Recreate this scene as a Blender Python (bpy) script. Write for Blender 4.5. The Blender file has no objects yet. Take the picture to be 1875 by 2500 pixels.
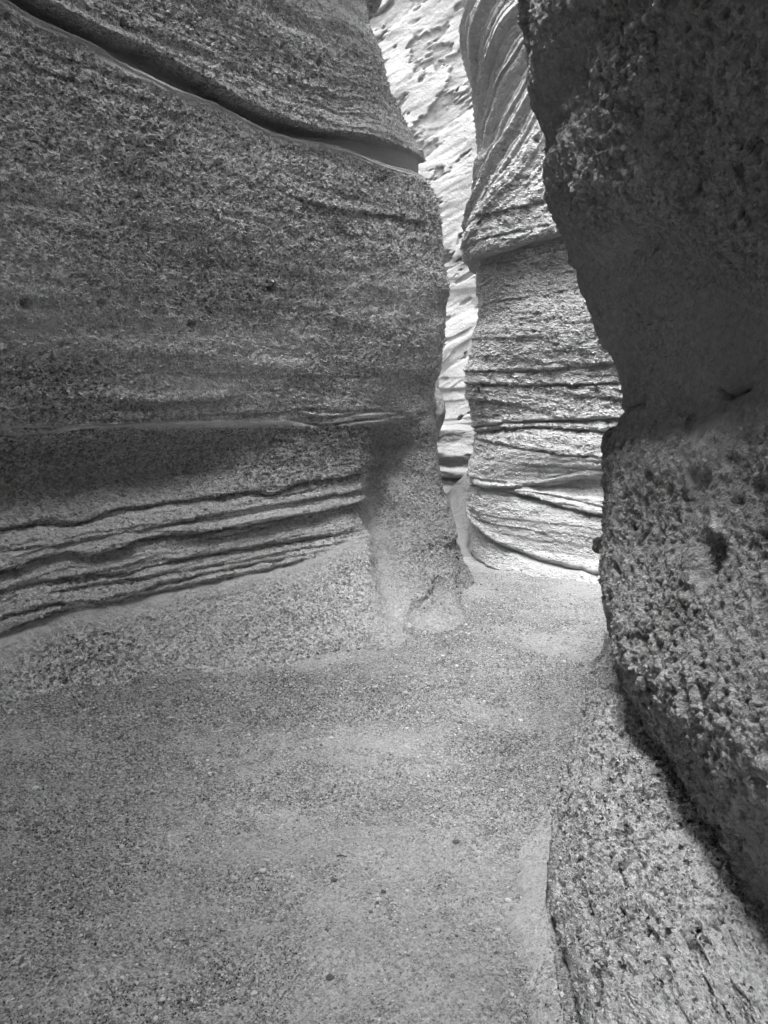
import bpy, math
import numpy as np

# ------------------------------------------------------------------ camera, world, sun, exposure
FPX, PW, PH = 1800.0, 1875.0, 2500.0
PITCH, EYE = math.radians(9.15), 1.5
scn = bpy.context.scene
cd = bpy.data.cameras.new("camera")
cd.sensor_fit = 'VERTICAL'; cd.sensor_height = 36.0; cd.lens = 36.0*FPX/PH
cd.clip_start = 0.05; cd.clip_end = 400
cam = bpy.data.objects.new("camera", cd); scn.collection.objects.link(cam)
cam.location = (0, 0, EYE); cam.rotation_euler = (math.pi/2 - PITCH, 0, 0)
scn.camera = cam

SUN_EL, SUN_AZ = math.radians(73), math.radians(216)     # azimuth clockwise from +Y
world = bpy.data.worlds.new("World"); scn.world = world; world.use_nodes = True
wn, wl = world.node_tree.nodes, world.node_tree.links
bgn = wn['Background']
sky = wn.new('ShaderNodeTexSky'); sky.sky_type = 'NISHITA'; sky.sun_disc = False
sky.sun_elevation = SUN_EL; sky.sun_rotation = SUN_AZ; sky.air_density = 1.0; sky.dust_density = 3.0
bwn = wn.new('ShaderNodeRGBToBW')
wl.new(sky.outputs[0], bwn.inputs[0]); wl.new(bwn.outputs[0], bgn.inputs[0])
bgn.inputs[1].default_value = 0.15
sd = bpy.data.lights.new("sun", 'SUN'); sd.energy = 0.5; sd.angle = math.radians(25)
sun = bpy.data.objects.new("sun", sd); scn.collection.objects.link(sun)
sun.location = (4, -6, 20)
sun.rotation_euler = (math.pi/2 - SUN_EL, 0, math.pi - SUN_AZ)
scn.view_settings.view_transform = 'Standard'; scn.view_settings.look = 'None'
scn.view_settings.gamma = 1; scn.view_settings.use_curve_mapping = False
scn.view_settings.exposure = 3.45
scn.cycles.max_bounces = 5; scn.cycles.diffuse_bounces = 4
scn.cycles.use_adaptive_sampling = True; scn.cycles.adaptive_threshold = 0.03
scn.cycles.use_denoising = True

# ------------------------------------------------------------------ geometry helpers
cP, sP = math.cos(PITCH), math.sin(PITCH)
def ray(u, v):
    zc = -(v - PH/2)/FPX
    return np.array([(u - PW/2)/FPX, cP + zc*sP, -sP + zc*cP])
def at_z(u, v, z):
    d = ray(u, v); t = (z - EYE)/d[2]
    return np.array([0, 0, EYE]) + t*d
def at_y(u, v, y):
    d = ray(u, v); t = y/d[1]
    return np.array([0, 0, EYE]) + t*d
def proj(P):
    x, y, z = P[..., 0], P[..., 1], P[..., 2] - EYE
    dep = y*cP - z*sP
    up = y*sP + z*cP
    dd = np.where(dep > 0.05, dep, 0.05)
    return PW/2 + FPX*x/dd, PH/2 - FPX*up/dd, dep

rs = np.random.RandomState(11)
LAT = rs.rand(64, 64, 64).astype(np.float32)
def noise(x, y, z):
    """smooth value noise, about -1..1"""
    x = np.asarray(x, np.float32); y = np.asarray(y, np.float32); z = np.asarray(z, np.float32)
    x, y, z = np.broadcast_arrays(x, y, z)
    xi, yi, zi = np.floor(x).astype(np.int32), np.floor(y).astype(np.int32), np.floor(z).astype(np.int32)
    fx, fy, fz = x - xi, y - yi, z - zi
    fx, fy, fz = (f*f*f*(f*(f*6 - 15) + 10) for f in (fx, fy, fz))
    x0, y0, z0 = xi & 63, yi & 63, zi & 63
    x1, y1, z1 = (xi+1) & 63, (yi+1) & 63, (zi+1) & 63
    def L(a, b, t): return a + (b - a)*t
    r = L(L(L(LAT[x0, y0, z0], LAT[x1, y0, z0], fx), L(LAT[x0, y1, z0], LAT[x1, y1, z0], fx), fy),
          L(L(LAT[x0, y0, z1], LAT[x1, y0, z1], fx), L(LAT[x0, y1, z1], LAT[x1, y1, z1], fx), fy), fz)
    return r*2 - 1
def fbm(P, sc, octv=4, st=(1, 1, 1), off=0.0, gain=0.5):
    r = 0; a = 1.0; f = sc; tot = 0
    for k in range(octv):
        r = r + a*noise(P[..., 0]*f*st[0] + off + 7.3*k, P[..., 1]*f*st[1] + 3.1*k + off, P[..., 2]*f*st[2] + 5.7*k)
        tot += a; a *= gain; f *= 2.03
    return r/tot
def sstep(a, b, x):
    t = np.clip((x - a)/(b - a), 0, 1); return t*t*(3 - 2*t)
def cr(k, V, q):
    """non-uniform Catmull-Rom"""
    k = np.asarray(k, float); V = np.asarray(V, float); q = np.asarray(q, float)
    m = np.empty_like(V)
    m[1:-1] = (V[2:] - V[:-2])/(k[2:] - k[:-2]).reshape((-1,) + (1,)*(V.ndim-1))
    m[0] = (V[1]-V[0])/(k[1]-k[0]); m[-1] = (V[-1]-V[-2])/(k[-1]-k[-2])
    i = np.clip(np.searchsorted(k, q) - 1, 0, len(k)-2)
    h = k[i+1] - k[i]; t = np.clip((q - k[i])/h, 0, 1)
    sh = (-1,) + (1,)*(V.ndim-1)
    t = t.reshape(sh); h = h.reshape(sh)
    return ((2*t**3 - 3*t**2 + 1)*V[i] + (t**3 - 2*t**2 + t)*h*m[i] + (-2*t**3 + 3*t**2)*V[i+1] + (t**3 - t**2)*h*m[i+1])
def seg(*parts):
    """samples from (start, end, step) pieces"""
    out = []
    for a, b, st in parts:
        n = max(1, int(round((b-a)/st)))
        out.append(np.linspace(a, b, n, endpoint=False))
    out.append([parts[-1][1]])
    return np.concatenate(out)
def table(zk, sk, T, zq, sq):
    A = cr(sk, np.array(T, float), sq)          # (S, Z)
    return cr(zk, A.T, zq)                         # (Zq, Sq)

def new_mesh(name, verts, quads, attrs, mat, parent=None, smooth=True):
    me = bpy.data.meshes.new(name)
    nv, nf = len(verts), len(quads)
    k = quads.shape[1]
    me.vertices.add(nv); me.vertices.foreach_set("co", np.ascontiguousarray(verts, np.float32).ravel())
    me.loops.add(nf*k); me.loops.foreach_set("vertex_index", np.ascontiguousarray(quads, np.int32).ravel())
    me.polygons.add(nf); me.polygons.foreach_set("loop_start", np.arange(0, nf*k, k, dtype=np.int32))
    me.polygons.foreach_set("use_smooth", np.full(nf, smooth))
    for an, av in attrs.items():
        a = me.attributes.new(an, 'FLOAT', 'POINT'); a.data.foreach_set("value", np.ascontiguousarray(av, np.float32).ravel())
    me.update(calc_edges=True)
    me.materials.append(mat)
    o = bpy.data.objects.new(name, me); scn.collection.objects.link(o)
    if parent: o.parent = parent
    return o
def grid_mesh(name, P, attrs, mat, parent=None, keep=None, flip=False):
    R, C = P.shape[:2]
    idx = np.arange(R*C).reshape(R, C)
    q = np.stack([idx[:-1, :-1], idx[:-1, 1:], idx[1:, 1:], idx[1:, :-1]], -1)
    if flip: q = q[..., ::-1]
    q = q.reshape(-1, 4)
    V = P.reshape(-1, 3); A = {k: np.broadcast_to(v, (R, C)).reshape(-1) for k, v in attrs.items()}
    if keep is not None:
        q = q[keep.reshape(-1)]
        used = np.zeros(len(V), bool); used[q.ravel()] = True
        remap = np.cumsum(used) - 1
        q = remap[q]; V = V[used]; A = {k: v[used] for k, v in A.items()}
    return new_mesh(name, V, q, A, mat, parent)
def thing(name, label, cat, group=None):
    o = bpy.data.objects.new(name, None); scn.collection.objects.link(o)
    return tag(o, label, cat, group)
def tag(o, label=None, cat=None, group=None, kind=None):
    if label: o['label'] = label
    if cat: o['category'] = cat
    if group: o['group'] = group
    if kind: o['kind'] = kind
    return o

def saw(ph, k=0.12):
    f = ph - np.floor(ph)
    return np.where(f < 1 - k, 0.5 - f/(1 - k)*0.9, -0.4 + 0.9*((f - 1 + k)/k)**2)
class Wall:
    """a lofted rock face: a plan curve (metres) swept up, pushed in and out by an offset table"""
    def __init__(s, plan, svals, zvals, zk, stations, T, side, fit=None, zw=None):
        plan = np.array(plan, float)
        k = np.r_[0, np.cumsum(np.hypot(*np.diff(plan, axis=0).T))]
        s.k = k
        s.S = svals(k) if callable(svals) else svals
        s.Z = zvals
        B = cr(k, plan, s.S)
        e = 0.02
        tg = cr(k, plan, np.clip(s.S + e, 0, k[-1])) - cr(k, plan, np.clip(s.S - e, 0, k[-1]))
        tg /= np.hypot(tg[:, 0], tg[:, 1])[:, None]
        s.N2 = np.stack([tg[:, 1], -tg[:, 0]], -1)*side
        o = table(zk, k[np.array(stations)], T, s.Z, s.S)
        s.P = np.empty((len(s.Z), len(s.S), 3))
        s.P[..., :2] = B[None] + o[..., None]*s.N2[None]
        s.P[..., 2] = s.Z[:, None]
        s.side = side
        if fit: s.fit(*fit)
        s.off = np.zeros(s.P.shape[:2]); s.grain = np.ones(s.P.shape[:2]); s.tone = np.ones(s.P.shape[:2])
        u, v, d = proj(s.P); s.u, s.v, s.d = u, v, d
    def fit(s, poly, srange, sign, wfun, smooth=5):
        """move the nose of the rock sideways, level by level, until its outline is where it should be"""
        poly = np.array(poly, float)
        m = (s.S >= srange[0]) & (s.S <= srange[1]); ii = np.where(m)[0]
        w = wfun(s.S)
        for it in range(4):
            u, v, d = proj(s.P[:, ii])
            j = np.argmax(u*sign, axis=1); r = np.arange(len(s.Z))
            ue, ve, de = u[r, j], v[r, j], d[r, j]
            tu = np.interp(ve, poly[:, 1], poly[:, 0])
            dx = (tu - ue)*de/FPX
            vis = (ve > -150) & (ve < PH)
            if not vis.all():
                last = dx[vis]
                dx = np.interp(r, r[vis], last)
            if smooth > 1:
                pad = np.pad(dx, smooth//2, mode='edge'); dx = np.convolve(pad, np.ones(smooth)/smooth, 'valid')[:len(dx)]
            s.P[..., 0] += dx[:, None]*w[None]
    def loc(s, pts, srange=None):
        """where on the face (metres along, height) the given picture points lie"""
        out = []
        if srange is None: srange = (s.S[0], s.S[-1])
        m = np.where((s.S >= srange[0]) & (s.S <= srange[1]))[0]
        U, V, D = s.u[:, m], s.v[:, m], s.d[:, m]
        st = 3
        for (a, b) in pts:
            q = (U[::st, ::st] - a)**2 + (V[::st, ::st] - b)**2 + np.where(D[::st, ::st] < 0.1, 1e9, 0)
            r, c = np.unravel_index(np.argmin(q), q.shape)
            r *= st; c *= st
            r0, r1, c0, c1 = max(r-4, 0), r+5, max(c-4, 0), c+5
            q = (U[r0:r1, c0:c1] - a)**2 + (V[r0:r1, c0:c1] - b)**2
            rr, cc = np.unravel_index(np.argmin(q), q.shape)
            out.append((s.S[m[c0+cc]], s.Z[r0+rr]))
        return np.array(out)
    def line(s, pts, srange=None, ext=True):
        L = s.loc(pts, srange); L = L[np.argsort(L[:, 0])]
        keep = np.r_[True, np.diff(L[:, 0]) > 0.01]; L = L[keep]
        zl = np.interp(s.S, L[:, 0], L[:, 1])
        return zl, L[0, 0], L[-1, 0]
    def ledge(s, pts, depth, below=0.05, lip=0.0, above=0.012, fade=(0.25, 0.25), srange=None, wob=0.006, seed=0):
        zl, a, b = s.line(pts, srange)
        zl = zl + wob*noise(s.S*9, seed*3.7, 0.5) + wob*0.5*noise(s.S*31, seed*1.7, 2.5)
        w = np.ones_like(s.S)
        if fade[0]: w *= sstep(a - fade[0]*0.3, a + fade[0]*0.7, s.S)
        if fade[1]: w *= 1 - sstep(b - fade[1]*0.7, b + fade[1]*0.3, s.S)
        w = w*(0.75 + 0.35*noise(s.S*5, seed*9.1, 4.5))
        dz = s.Z[:, None] - zl[None]
        under = np.where(dz < 0, np.exp(dz/below), np.exp(-dz/above*2.2)*np.exp(-(dz/above)**2))
        s.off -= depth*under*w[None]
        if lip: s.off += lip*np.exp(-((dz - above*1.5 - lip*0.5)/(above*1.5 + lip*0.5))**2)*w[None]
        return zl
    def band(s, top, bot, srange=None, soft=0.02, ends=(0.2, 0.2)):
        zt, a, b = s.line(top, srange); zb, a2, b2 = s.line(bot, srange)
        a, b = min(a, a2), max(b, b2)
        z = s.Z[:, None]
        m = sstep(-soft, soft, zt[None] - z)*sstep(-soft, soft, z - zb[None])
        w = np.ones_like(s.S)
        if ends[0]: w *= sstep(a - ends[0], a, s.S)
        if ends[1]: w *= 1 - sstep(b, b + ends[1], s.S)
        return m*w[None]
    def blob(s, u, v, ru, rv, srange=None, p=2.0):
        """soft patch around a spot; ru, rv in metres along / up"""
        L = s.loc([(u, v)], srange)[0]
        return np.exp(-(np.abs((s.S[None] - L[0])/ru)**p + np.abs((s.Z[:, None] - L[1])/rv)**p))
    def stroke(s, pts, width, srange=None):
        """soft mask along any polyline on the face"""
        L = s.loc(pts, srange)
        best = np.full(s.P.shape[:2], 1e9)
        SS, ZZ = np.broadcast_to(s.S[None], best.shape), np.broadcast_to(s.Z[:, None], best.shape)
        for p, q in zip(L[:-1], L[1:]):
            dx, dz = q - p; l2 = dx*dx + dz*dz + 1e-9
            t = np.clip(((SS - p[0])*dx + (ZZ - p[1])*dz)/l2, 0, 1)
            best = np.minimum(best, (SS - p[0] - t*dx)**2 + (ZZ - p[1] - t*dz)**2)
        return np.exp(-best/(width*width))
    def normals(s):
        a = np.gradient(s.P, axis=1); b = np.gradient(s.P, axis=0)
        n = np.cross(a, b); n /= np.linalg.norm(n, axis=-1)[..., None] + 1e-9
        sgn = np.sign((n[..., :2]*s.N2[None]).sum(-1)); sgn[sgn == 0] = 1
        return n*sgn[..., None]
    def apply(s):
        n = s.normals()
        n[..., 2] *= 0.5
        s.P = s.P + n*s.off[..., None]
    def build(s, name, mat, parent=None, keep=None):
        return grid_mesh(name, s.P, {'grain': s.grain, 'tone': s.tone}, mat, parent, keep, flip=(s.side < 0))

# ------------------------------------------------------------------ materials
def rock_mat(name, base=0.3, cell=70, amp=0.006, speck=0.35, fine=0.0015, big=18, bigamp=0.004, pit=0.0,
             stretch=(1, 1, 1), rough=0.95, dark=0.0, bump=0.6):
    m = bpy.data.materials.new(name); m.use_nodes = True
    m.displacement_method = 'BOTH'
    n, l = m.node_tree.nodes, m.node_tree.links
    bs, out = n['Principled BSDF'], n['Material Output']
    bs.inputs['Roughness'].default_value = rough
    bs.inputs['Specular IOR Level'].default_value = 0.15
    tc = n.new('ShaderNodeTexCoord'); mp = n.new('ShaderNodeMapping'); mp.inputs['Scale'].default_value = stretch
    l.new(tc.outputs['Object'], mp.inputs[0])
    # warp so that cells do not look like a regular mosaic
    wz = n.new('ShaderNodeTexNoise'); wz.inputs['Scale'].default_value = cell*0.8; wz.inputs['Detail'].default_value = 2
    l.new(mp.outputs[0], wz.inputs['Vector'])
    wa = n.new('ShaderNodeVectorMath'); wa.operation = 'MULTIPLY_ADD'
    l.new(wz.outputs['Color'], wa.inputs[0]); wa.inputs[1].default_value = (0.5/cell,)*3; l.new(mp.outputs[0], wa.inputs[2])
    def voro(scale):
        vv = n.new('ShaderNodeTexVoronoi'); vv.inputs['Scale'].default_value = scale
        l.new(wa.outputs[0], vv.inputs['Vector']); return vv
    def math_(op, a, b=None, c=None):
        x = n.new('ShaderNodeMath'); x.operation = op
        for i, y in enumerate((a, b, c)):
            if y is None: continue
            if isinstance(y, (int, float)): x.inputs[i].default_value = y
            else: l.new(y, x.inputs[i])
        return x.outputs[0]
    def noi(scale, det=4, r=0.55):
        x = n.new('ShaderNodeTexNoise'); x.inputs['Scale'].default_value = scale; x.inputs['Detail'].default_value = det
        x.inputs['Roughness'].default_value = r; l.new(mp.outputs[0], x.inputs['Vector']); return x.outputs[0]
    ga = n.new('ShaderNodeAttribute'); ga.attribute_name = 'grain'
    ta = n.new('ShaderNodeAttribute'); ta.attribute_name = 'tone'
    g, t = ga.outputs['Fac'], ta.outputs['Fac']
    v1, v2 = voro(cell), voro(cell*2.1)
    s1 = n.new('ShaderNodeSeparateColor'); l.new(v1.outputs['Color'], s1.inputs[0])
    s2 = n.new('ShaderNodeSeparateColor'); l.new(v2.outputs['Color'], s2.inputs[0])
    r1, r1b, r2 = s1.outputs[0], s1.outputs[1], s2.outputs[0]
    # some cells are pebbles standing out, some are pits where one fell out
    dome = math_('MAXIMUM', math_('SUBTRACT', 0.75, math_('MULTIPLY', v1.outputs['Distance'], 1.3)), 0.0)
    k1 = math_('SUBTRACT', r1b, 0.45)
    h1 = math_('MULTIPLY', math_('MULTIPLY', dome, k1), amp*2.2)
    dome2 = math_('MAXIMUM', math_('SUBTRACT', 0.75, math_('MULTIPLY', v2.outputs['Distance'], 1.3)), 0.0)
    h2 = math_('MULTIPLY', math_('MULTIPLY', dome2, math_('SUBTRACT', s2.outputs[1], 0.4)), amp*0.9)
    hb = math_('MULTIPLY', math_('SUBTRACT', noi(big, 5), 0.5), bigamp*2)
    hf = math_('MULTIPLY', math_('SUBTRACT', noi(cell*3.5, 4), 0.5), fine*2)
    h = math_('ADD', math_('MULTIPLY', math_('ADD', math_('ADD', h1, h2), hb), g), hf)
    if pit:
        vp = voro(cell*0.28); sp = n.new('ShaderNodeSeparateColor'); l.new(vp.outputs['Color'], sp.inputs[0])
        pm = math_('MULTIPLY', math_('GREATER_THAN', sp.outputs[0], 0.6), math_('MAXIMUM', math_('SUBTRACT', 0.42, vp.outputs['Distance']), 0))
        h = math_('SUBTRACT', h, math_('MULTIPLY', math_('MULTIPLY', pm, pit*2.4), g))
    dn = n.new('ShaderNodeDisplacement'); dn.inputs['Midlevel'].default_value = 0; dn.inputs['Scale'].default_value = 1
    l.new(h, dn.inputs['Height']); l.new(dn.outputs[0], out.inputs['Displacement'])
    # colour: grains of lighter and darker stone in the matrix
    c1 = math_('MULTIPLY', math_('SUBTRACT', r1, 0.5), speck)
    c2 = math_('MULTIPLY', math_('SUBTRACT', r2, 0.5), speck*0.9)
    ctot = math_('ADD', 1.0, math_('MULTIPLY', math_('ADD', c1, c2), g))
    if dark:
        dk = math_('MULTIPLY', math_('GREATER_THAN', s2.outputs[2], 1 - dark), -0.55)
        dk = math_('MULTIPLY', dk, g)
        ctot = math_('ADD', ctot, dk)
    cm = math_('ADD', 0.86, math_('MULTIPLY', noi(2.3, 5), 0.28))
    cf = math_('ADD', 0.9, math_('MULTIPLY', noi(cell*4, 3, 0.6), 0.2))
    val = math_('MULTIPLY', math_('MULTIPLY', math_('MULTIPLY', ctot, cm), math_('MULTIPLY', cf, t)), base)
    cc = n.new('ShaderNodeCombineColor')
    for i in range(3): l.new(val, cc.inputs[i])
    l.new(cc.outputs[0], bs.inputs['Base Color'])
    return m

M_left = rock_mat('conglomerate', 0.36, cell=58, amp=0.027, speck=0.75, big=15, bigamp=0.022, pit=0.016, stretch=(1, 1, 1.25))
M_mid = rock_mat('pale_tuff', 0.37, cell=50, amp=0.020, speck=0.35, big=14, bigamp=0.022, pit=0.018, stretch=(0.8, 0.8, 1.3))
M_near = rock_mat('pocked_rock', 0.32, cell=50, amp=0.012, speck=0.4, big=30, bigamp=0.022, pit=0.028)
M_ledge = rock_mat('pebbly_ledge', 0.45, cell=85, amp=0.018, speck=0.4, big=24, bigamp=0.014, pit=0.024, dark=0.08)
M_toe = rock_mat('pale_slab', 0.38, cell=95, amp=0.009, speck=0.6, big=14, bigamp=0.012, pit=0.012, dark=0.12)
M_sand = rock_mat('gravelly_sand', 0.29, cell=115, amp=0.009, speck=0.75, big=11, bigamp=0.014, dark=0.2, fine=0.0008)
M_far = rock_mat('sunlit_tuff', 0.19, cell=9, amp=0.02, speck=0.1, big=2.2, bigamp=0.06, fine=0.006)

# ------------------------------------------------------------------ floor
def floor_z(x, y):
    bank = 0.27*sstep(0.5, 2.1, -x)*(1 - sstep(3.6, 5.0, y))
    return bank
xs = seg((-14, -3.4, 0.4), (-3.4, -1.6, 0.02), (-1.6, 1.1, 0.006), (1.1, 2.6, 0.02), (2.6, 14, 0.4))
ys = seg((-9, 0.8, 0.3), (0.8, 3.0, 0.006), (3.0, 7.2, 0.012), (7.2, 10, 0.06), (10, 30, 0.5))
X, Y = np.meshgrid(xs, ys)
P = np.stack([X, Y, floor_z(X, Y)], -1)
near = np.exp(-((X/3)**2 + ((Y-3)/5)**2))
lump = fbm(P, 1.7, 4, off=3)
rip = fbm(P, 3.0, 4, st=(1, 2.2, 1), off=9)
P[..., 2] += (0.020*lump + 0.018*rip + 0.026*fbm(P, 5.5, 3, off=17) + .008*fbm(P, 14, 2, off=18))*near
gm = fbm(P*np.array([1, 1, 0]), 1.9, 5, st=(1, 1.6, 1), off=21, gain=0.6)
gravel = sstep(-0.55, 0.45, gm +  0.35*fbm(P*np.array([1, 1, 0]), 11, 3, st=(1, 1.5, 1), off=22) + 0.12*sstep(0.2, 1.0, X)*(1 - sstep(3, 4, Y)) - 0.25*sstep(4.0, 5.6, Y) + 0.25*sstep(-0.6, -1.6, X)*0)
cw = np.array([at_z(a, b, .08) for a, b in [(-200, 1760), (0, 1720), (300, 1695), (600, 1665), (880, 1640), (1010, 1570), (1170, 1460)]])
dd = np.full(X.shape, 9.)
for p_, q_ in zip(cw[:-1], cw[1:]):
    ex, ey = q_[0]-p_[0], q_[1]-p_[1]; tt_ = np.clip(((X-p_[0])*ex + (Y-p_[1])*ey)/(ex*ex+ey*ey), 0, 1)
    dd = np.minimum(dd, np.hypot(X-p_[0]-tt_*ex, Y-p_[1]-tt_*ey))
toe_g = np.exp(-(dd/.36)**2)*np.clip(.8 + .7*fbm(P*np.array([1, 1, 0]), 4, 3, off=23), .1, 1)
gravel = np.clip(gravel + .5*toe_g, 0, 1.2); P[..., 2] += .05*toe_g*np.exp(-((Y-3.9)/.8)**2) + .05*np.exp(-((X-.5)/.45)**2-((Y-5.2)/.5)**2)
ftone = 1.06 - .1*toe_g - 0.16*gravel + 0.16*fbm(P, 4, 4, off=30)
floor = grid_mesh('sand_floor', P, {'grain': 0.5 + 0.6*gravel, 'tone': ftone}, M_sand)
tag(floor, 'pale gravelly sand floor winding between the canyon walls', 'ground', kind='structure')
FZ, FG = P[..., 2], gravel
def floor_at(x, y, A):
    i = np.clip(np.searchsorted(ys, y) - 1, 0, len(ys)-2); j = np.clip(np.searchsorted(xs, x) - 1, 0, len(xs)-2)
    fy = (y - ys[i])/(ys[i+1]-ys[i]); fx = (x - xs[j])/(xs[j+1]-xs[j])
    return (A[i, j]*(1-fx)*(1-fy) + A[i, j+1]*fx*(1-fy) + A[i+1, j]*(1-fx)*fy + A[i+1, j+1]*fx*fy)

# ------------------------------------------------------------------ left wall
zk = [-.2, 0, .15, .3, .45, .6, .8, 1.0, 1.2, 1.5, 2.0, 2.6, 3.2, 4.2, 6, 12]
T = [  # columns: behind camera, beside camera, frame edge, middle, before the nose, nose, back
    [.9, .95, .75, .62, .46, .34, .20, .05, -.10, .0, .1, .25, .55, 1.25, 2.3, 2.7],  # unseen tops lean in like a roof, shaped to shut out overhead light
    [.9, .95, .72, .50, .36, .28, .16, .0, -.12, .0, .1, .2, .38, 1.0, 1.95, 2.35],
    [.7, .52, .36, .25, .17, .12, .05, -.06, -.13, -.02, .08, .13, .14, .3, .7, .8],
    [.85, .66, .45, .30, .19, .10, .05, -.02, -.07, -.01, .08, .13, .10, .28, .7, .8],
    [1.2, 1.0, .62, .34, .15, .05, .02, .0, -.02, .0, .05, .08, .05, .16, .6, .7],
    [.28, .24, .19, .14, .10, .07, .04, .01, .0, .0, .03, .0, -.05, -.15, -.1, .0],
    [.3, .2, .15, .1, .05, .0, .0, .0, .0, .0, .0, .0, 0, -.1, -.2, -.3]]
plan = [(-.6, -5.5), (-2.2, -3.6), (-3.1, -1.2), (-2.85, 1.3), (-1.75, 3.3), (-.95, 4.35), (-.17, 5.2), (.34, 5.75), (.34, 6.25), (-.2, 6.9), (-1.6, 7.8), (-5, 9.5)]
def lsv(k): return seg((0, k[3], 0.15), (k[3], k[4]-0.35, 0.03), (k[4]-0.35, k[6], 0.0042), (k[6], k[8]+.1, 0.004), (k[8]+.1, k[9], 0.02), (k[9], k[-1], 0.15))
lz = seg((-.2, 0.0, 0.02), (0.0, 4.5, 0.0042), (4.5, 7.5, 0.15))
SIL_L = [(872, -150), (872, 0), (892, 36), (896, 80), (912, 131), (932, 191), (959, 255), (999, 330), (1031, 386), (1034, 402), (1029, 438), (1055, 466), (1069, 505), (1075, 557), (1079, 621), (1093, 688), (1093, 712), (1085, 756), (1081, 840), (1073, 907), (1061, 931), (1059, 967), (1063, 1007), (1067, 1059), (1069, 1110), (1075, 1146), (1081, 1190), (1099, 1238), (1117, 1305), (1113, 1321), (1127, 1357), (1142, 1389), (1156, 1421), (1162, 1445), (1166, 1500)]
kk = np.r_[0, np.cumsum(np.hypot(*np.diff(np.array(plan), axis=0).T))]
st6, st7, st8 = kk[6], kk[7], kk[8]
wf = lambda S: sstep(st6 + 0.02, st7 + 0.08, S)
W = Wall(plan, lsv, lz, zk, [1, 3, 4, 5, 6, 7, 9], T, 1, fit=(SIL_L, (st6, kk[9]), 1, wf))
VIS = (kk[3], st8)
# broad unevenness
W.off += 0.05*fbm(W.P, 0.9, 3, st=(1, 1, 1.6), off=2)*(1 - 0.8*wf(W.S))[None] + 0.012*fbm(W.P, 4, 3, st=(1, 1, 2), off=5)
# the long diagonal undercut near the top and the bench below it
up_lip = [(40, -30), (74, 0), (221, 74), (340, 122), (510, 215), (567, 244), (646, 285), (760, 322), (900, 335), (1000, 372), (1036, 398)]
lo_lip = [(0, -18), (34, 6), (74, 34), (147, 65), (221, 102), (317, 164), (408, 210), (510, 244), (578, 278), (646, 312), (703, 334), (822, 355), (884, 376), (940, 399), (1030, 440)]
zu, a, b = W.line(up_lip, VIS); zl, _, _ = W.line(lo_lip, VIS)
zu = np.maximum(zu, zl + 0.03)
zz = W.Z[:, None]
inb = sstep(-0.006, 0.006, zu[None] - zz)*sstep(-0.01, 0.02, zz - zl[None])
endw = sstep(kk[3], kk[4] - .3, W.S)*(1 - sstep(st8, kk[9], W.S))
grv = endw*(1 - .75*sstep(st6 - .25, st7, W.S))
W.off -= 0.13*inb*grv[None]
W.off += 0.06*np.exp(-np.clip(zz - zu[None], 0, 9)/0.35)*(zz > zu[None])*grv[None]           # the upper block hangs forward
rim = np.exp(-((zz - zl[None] + 0.025)/0.035)**2)*endw[None]
W.off += (0.010 + .012*noise(W.P[..., 0]*1.5, W.P[..., 1]*1.5, (zz - zl[None])*95 + .8*noise(W.S*4, 3, 3)[None]))*rim                            # pale rim
smooth_low = np.exp(-((zz - zl[None] + 0.02)/0.035)**2)
W.grain *= 1 - 0.85*np.clip(inb + smooth_low, 0, 1)*endw[None]
W.tone *= 1 + 0.15*smooth_low*endw[None]
PART = (zz > ((zu + zl)/2)[None])
# top hollow
W.off -= 0.26*W.blob(800, 0, 0.55, 0.28, VIS)
W.grain *= 1 - 0.7*W.blob(800, 10, 0.6, 0.26, VIS)
# ledges (picture points are only the way to find the spot on the rock)
W.ledge([(697, 478), (793, 508), (940, 527), (1040, 545)], 0.035, 0.12, lip=0.012, srange=VIS, seed=1)
W.ledge([(0, 905), (283, 909), (510, 915), (940, 919)], 0.014, 0.02, srange=VIS, seed=2, wob=0.002, fade=(0, .3))
W.ledge([(51, 970), (198, 976), (317, 978), (363, 985), (527, 977), (575, 968)], 0.05, 0.03, lip=0.02, srange=VIS, seed=3)
W.ledge([(0, 1032), (170, 1029), (317, 1024), (482, 1014), (595, 1010), (669, 1008), (737, 999), (940, 1004)], 0.035, 0.025, lip=0.012, srange=VIS, seed=4, fade=(0, .3))
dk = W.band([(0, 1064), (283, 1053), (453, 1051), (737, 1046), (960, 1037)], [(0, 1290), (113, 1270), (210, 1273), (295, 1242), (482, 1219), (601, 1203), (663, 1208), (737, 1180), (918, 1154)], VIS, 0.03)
W.tone *= 1 - 0.22*dk  # darker bed; its tone also paints in the shade of the recess
pale = W.band([(0, 1032), (170, 1029), (317, 1024), (482, 1014), (669, 1010), (737, 1001), (970, 1006)], [(0, 1063), (283, 1052), (453, 1050), (737, 1044), (960, 1035)], VIS, 0.012)
streak = np.clip(.5 + 1.1*noise(W.P[..., 0]*1.2, W.P[..., 1]*1.2 + 30, zz*60 + 2*noise(W.S*2.5, 6, 2)[None]), 0, 1)
W.off += (0.002 + 0.024*streak)*pale; W.grain *= 1 - 0.7*pale*streak; W.tone *= 1 + 0.16*pale*streak
hol = np.exp(-np.abs((zz - W.line([(0, 1185), (397, 1145), (708, 1085), (900, 1060)], VIS)[0][None])/0.15)**1.8)*(1 - sstep(W.loc([(350, 1150)], VIS)[0][0], W.loc([(800, 1080)], VIS)[0][0], W.S))[None]
W.off -= 0.24*hol; W.grain *= 1 - 0.3*hol
L4 = [(0, 1290), (113, 1270), (210, 1273), (295, 1242), (482, 1219), (601, 1203), (663, 1208), (737, 1180), (918, 1154)]
L5 = [(0, 1350), (170, 1327), (295, 1304), (499, 1262), (623, 1242), (940, 1191)]
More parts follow.
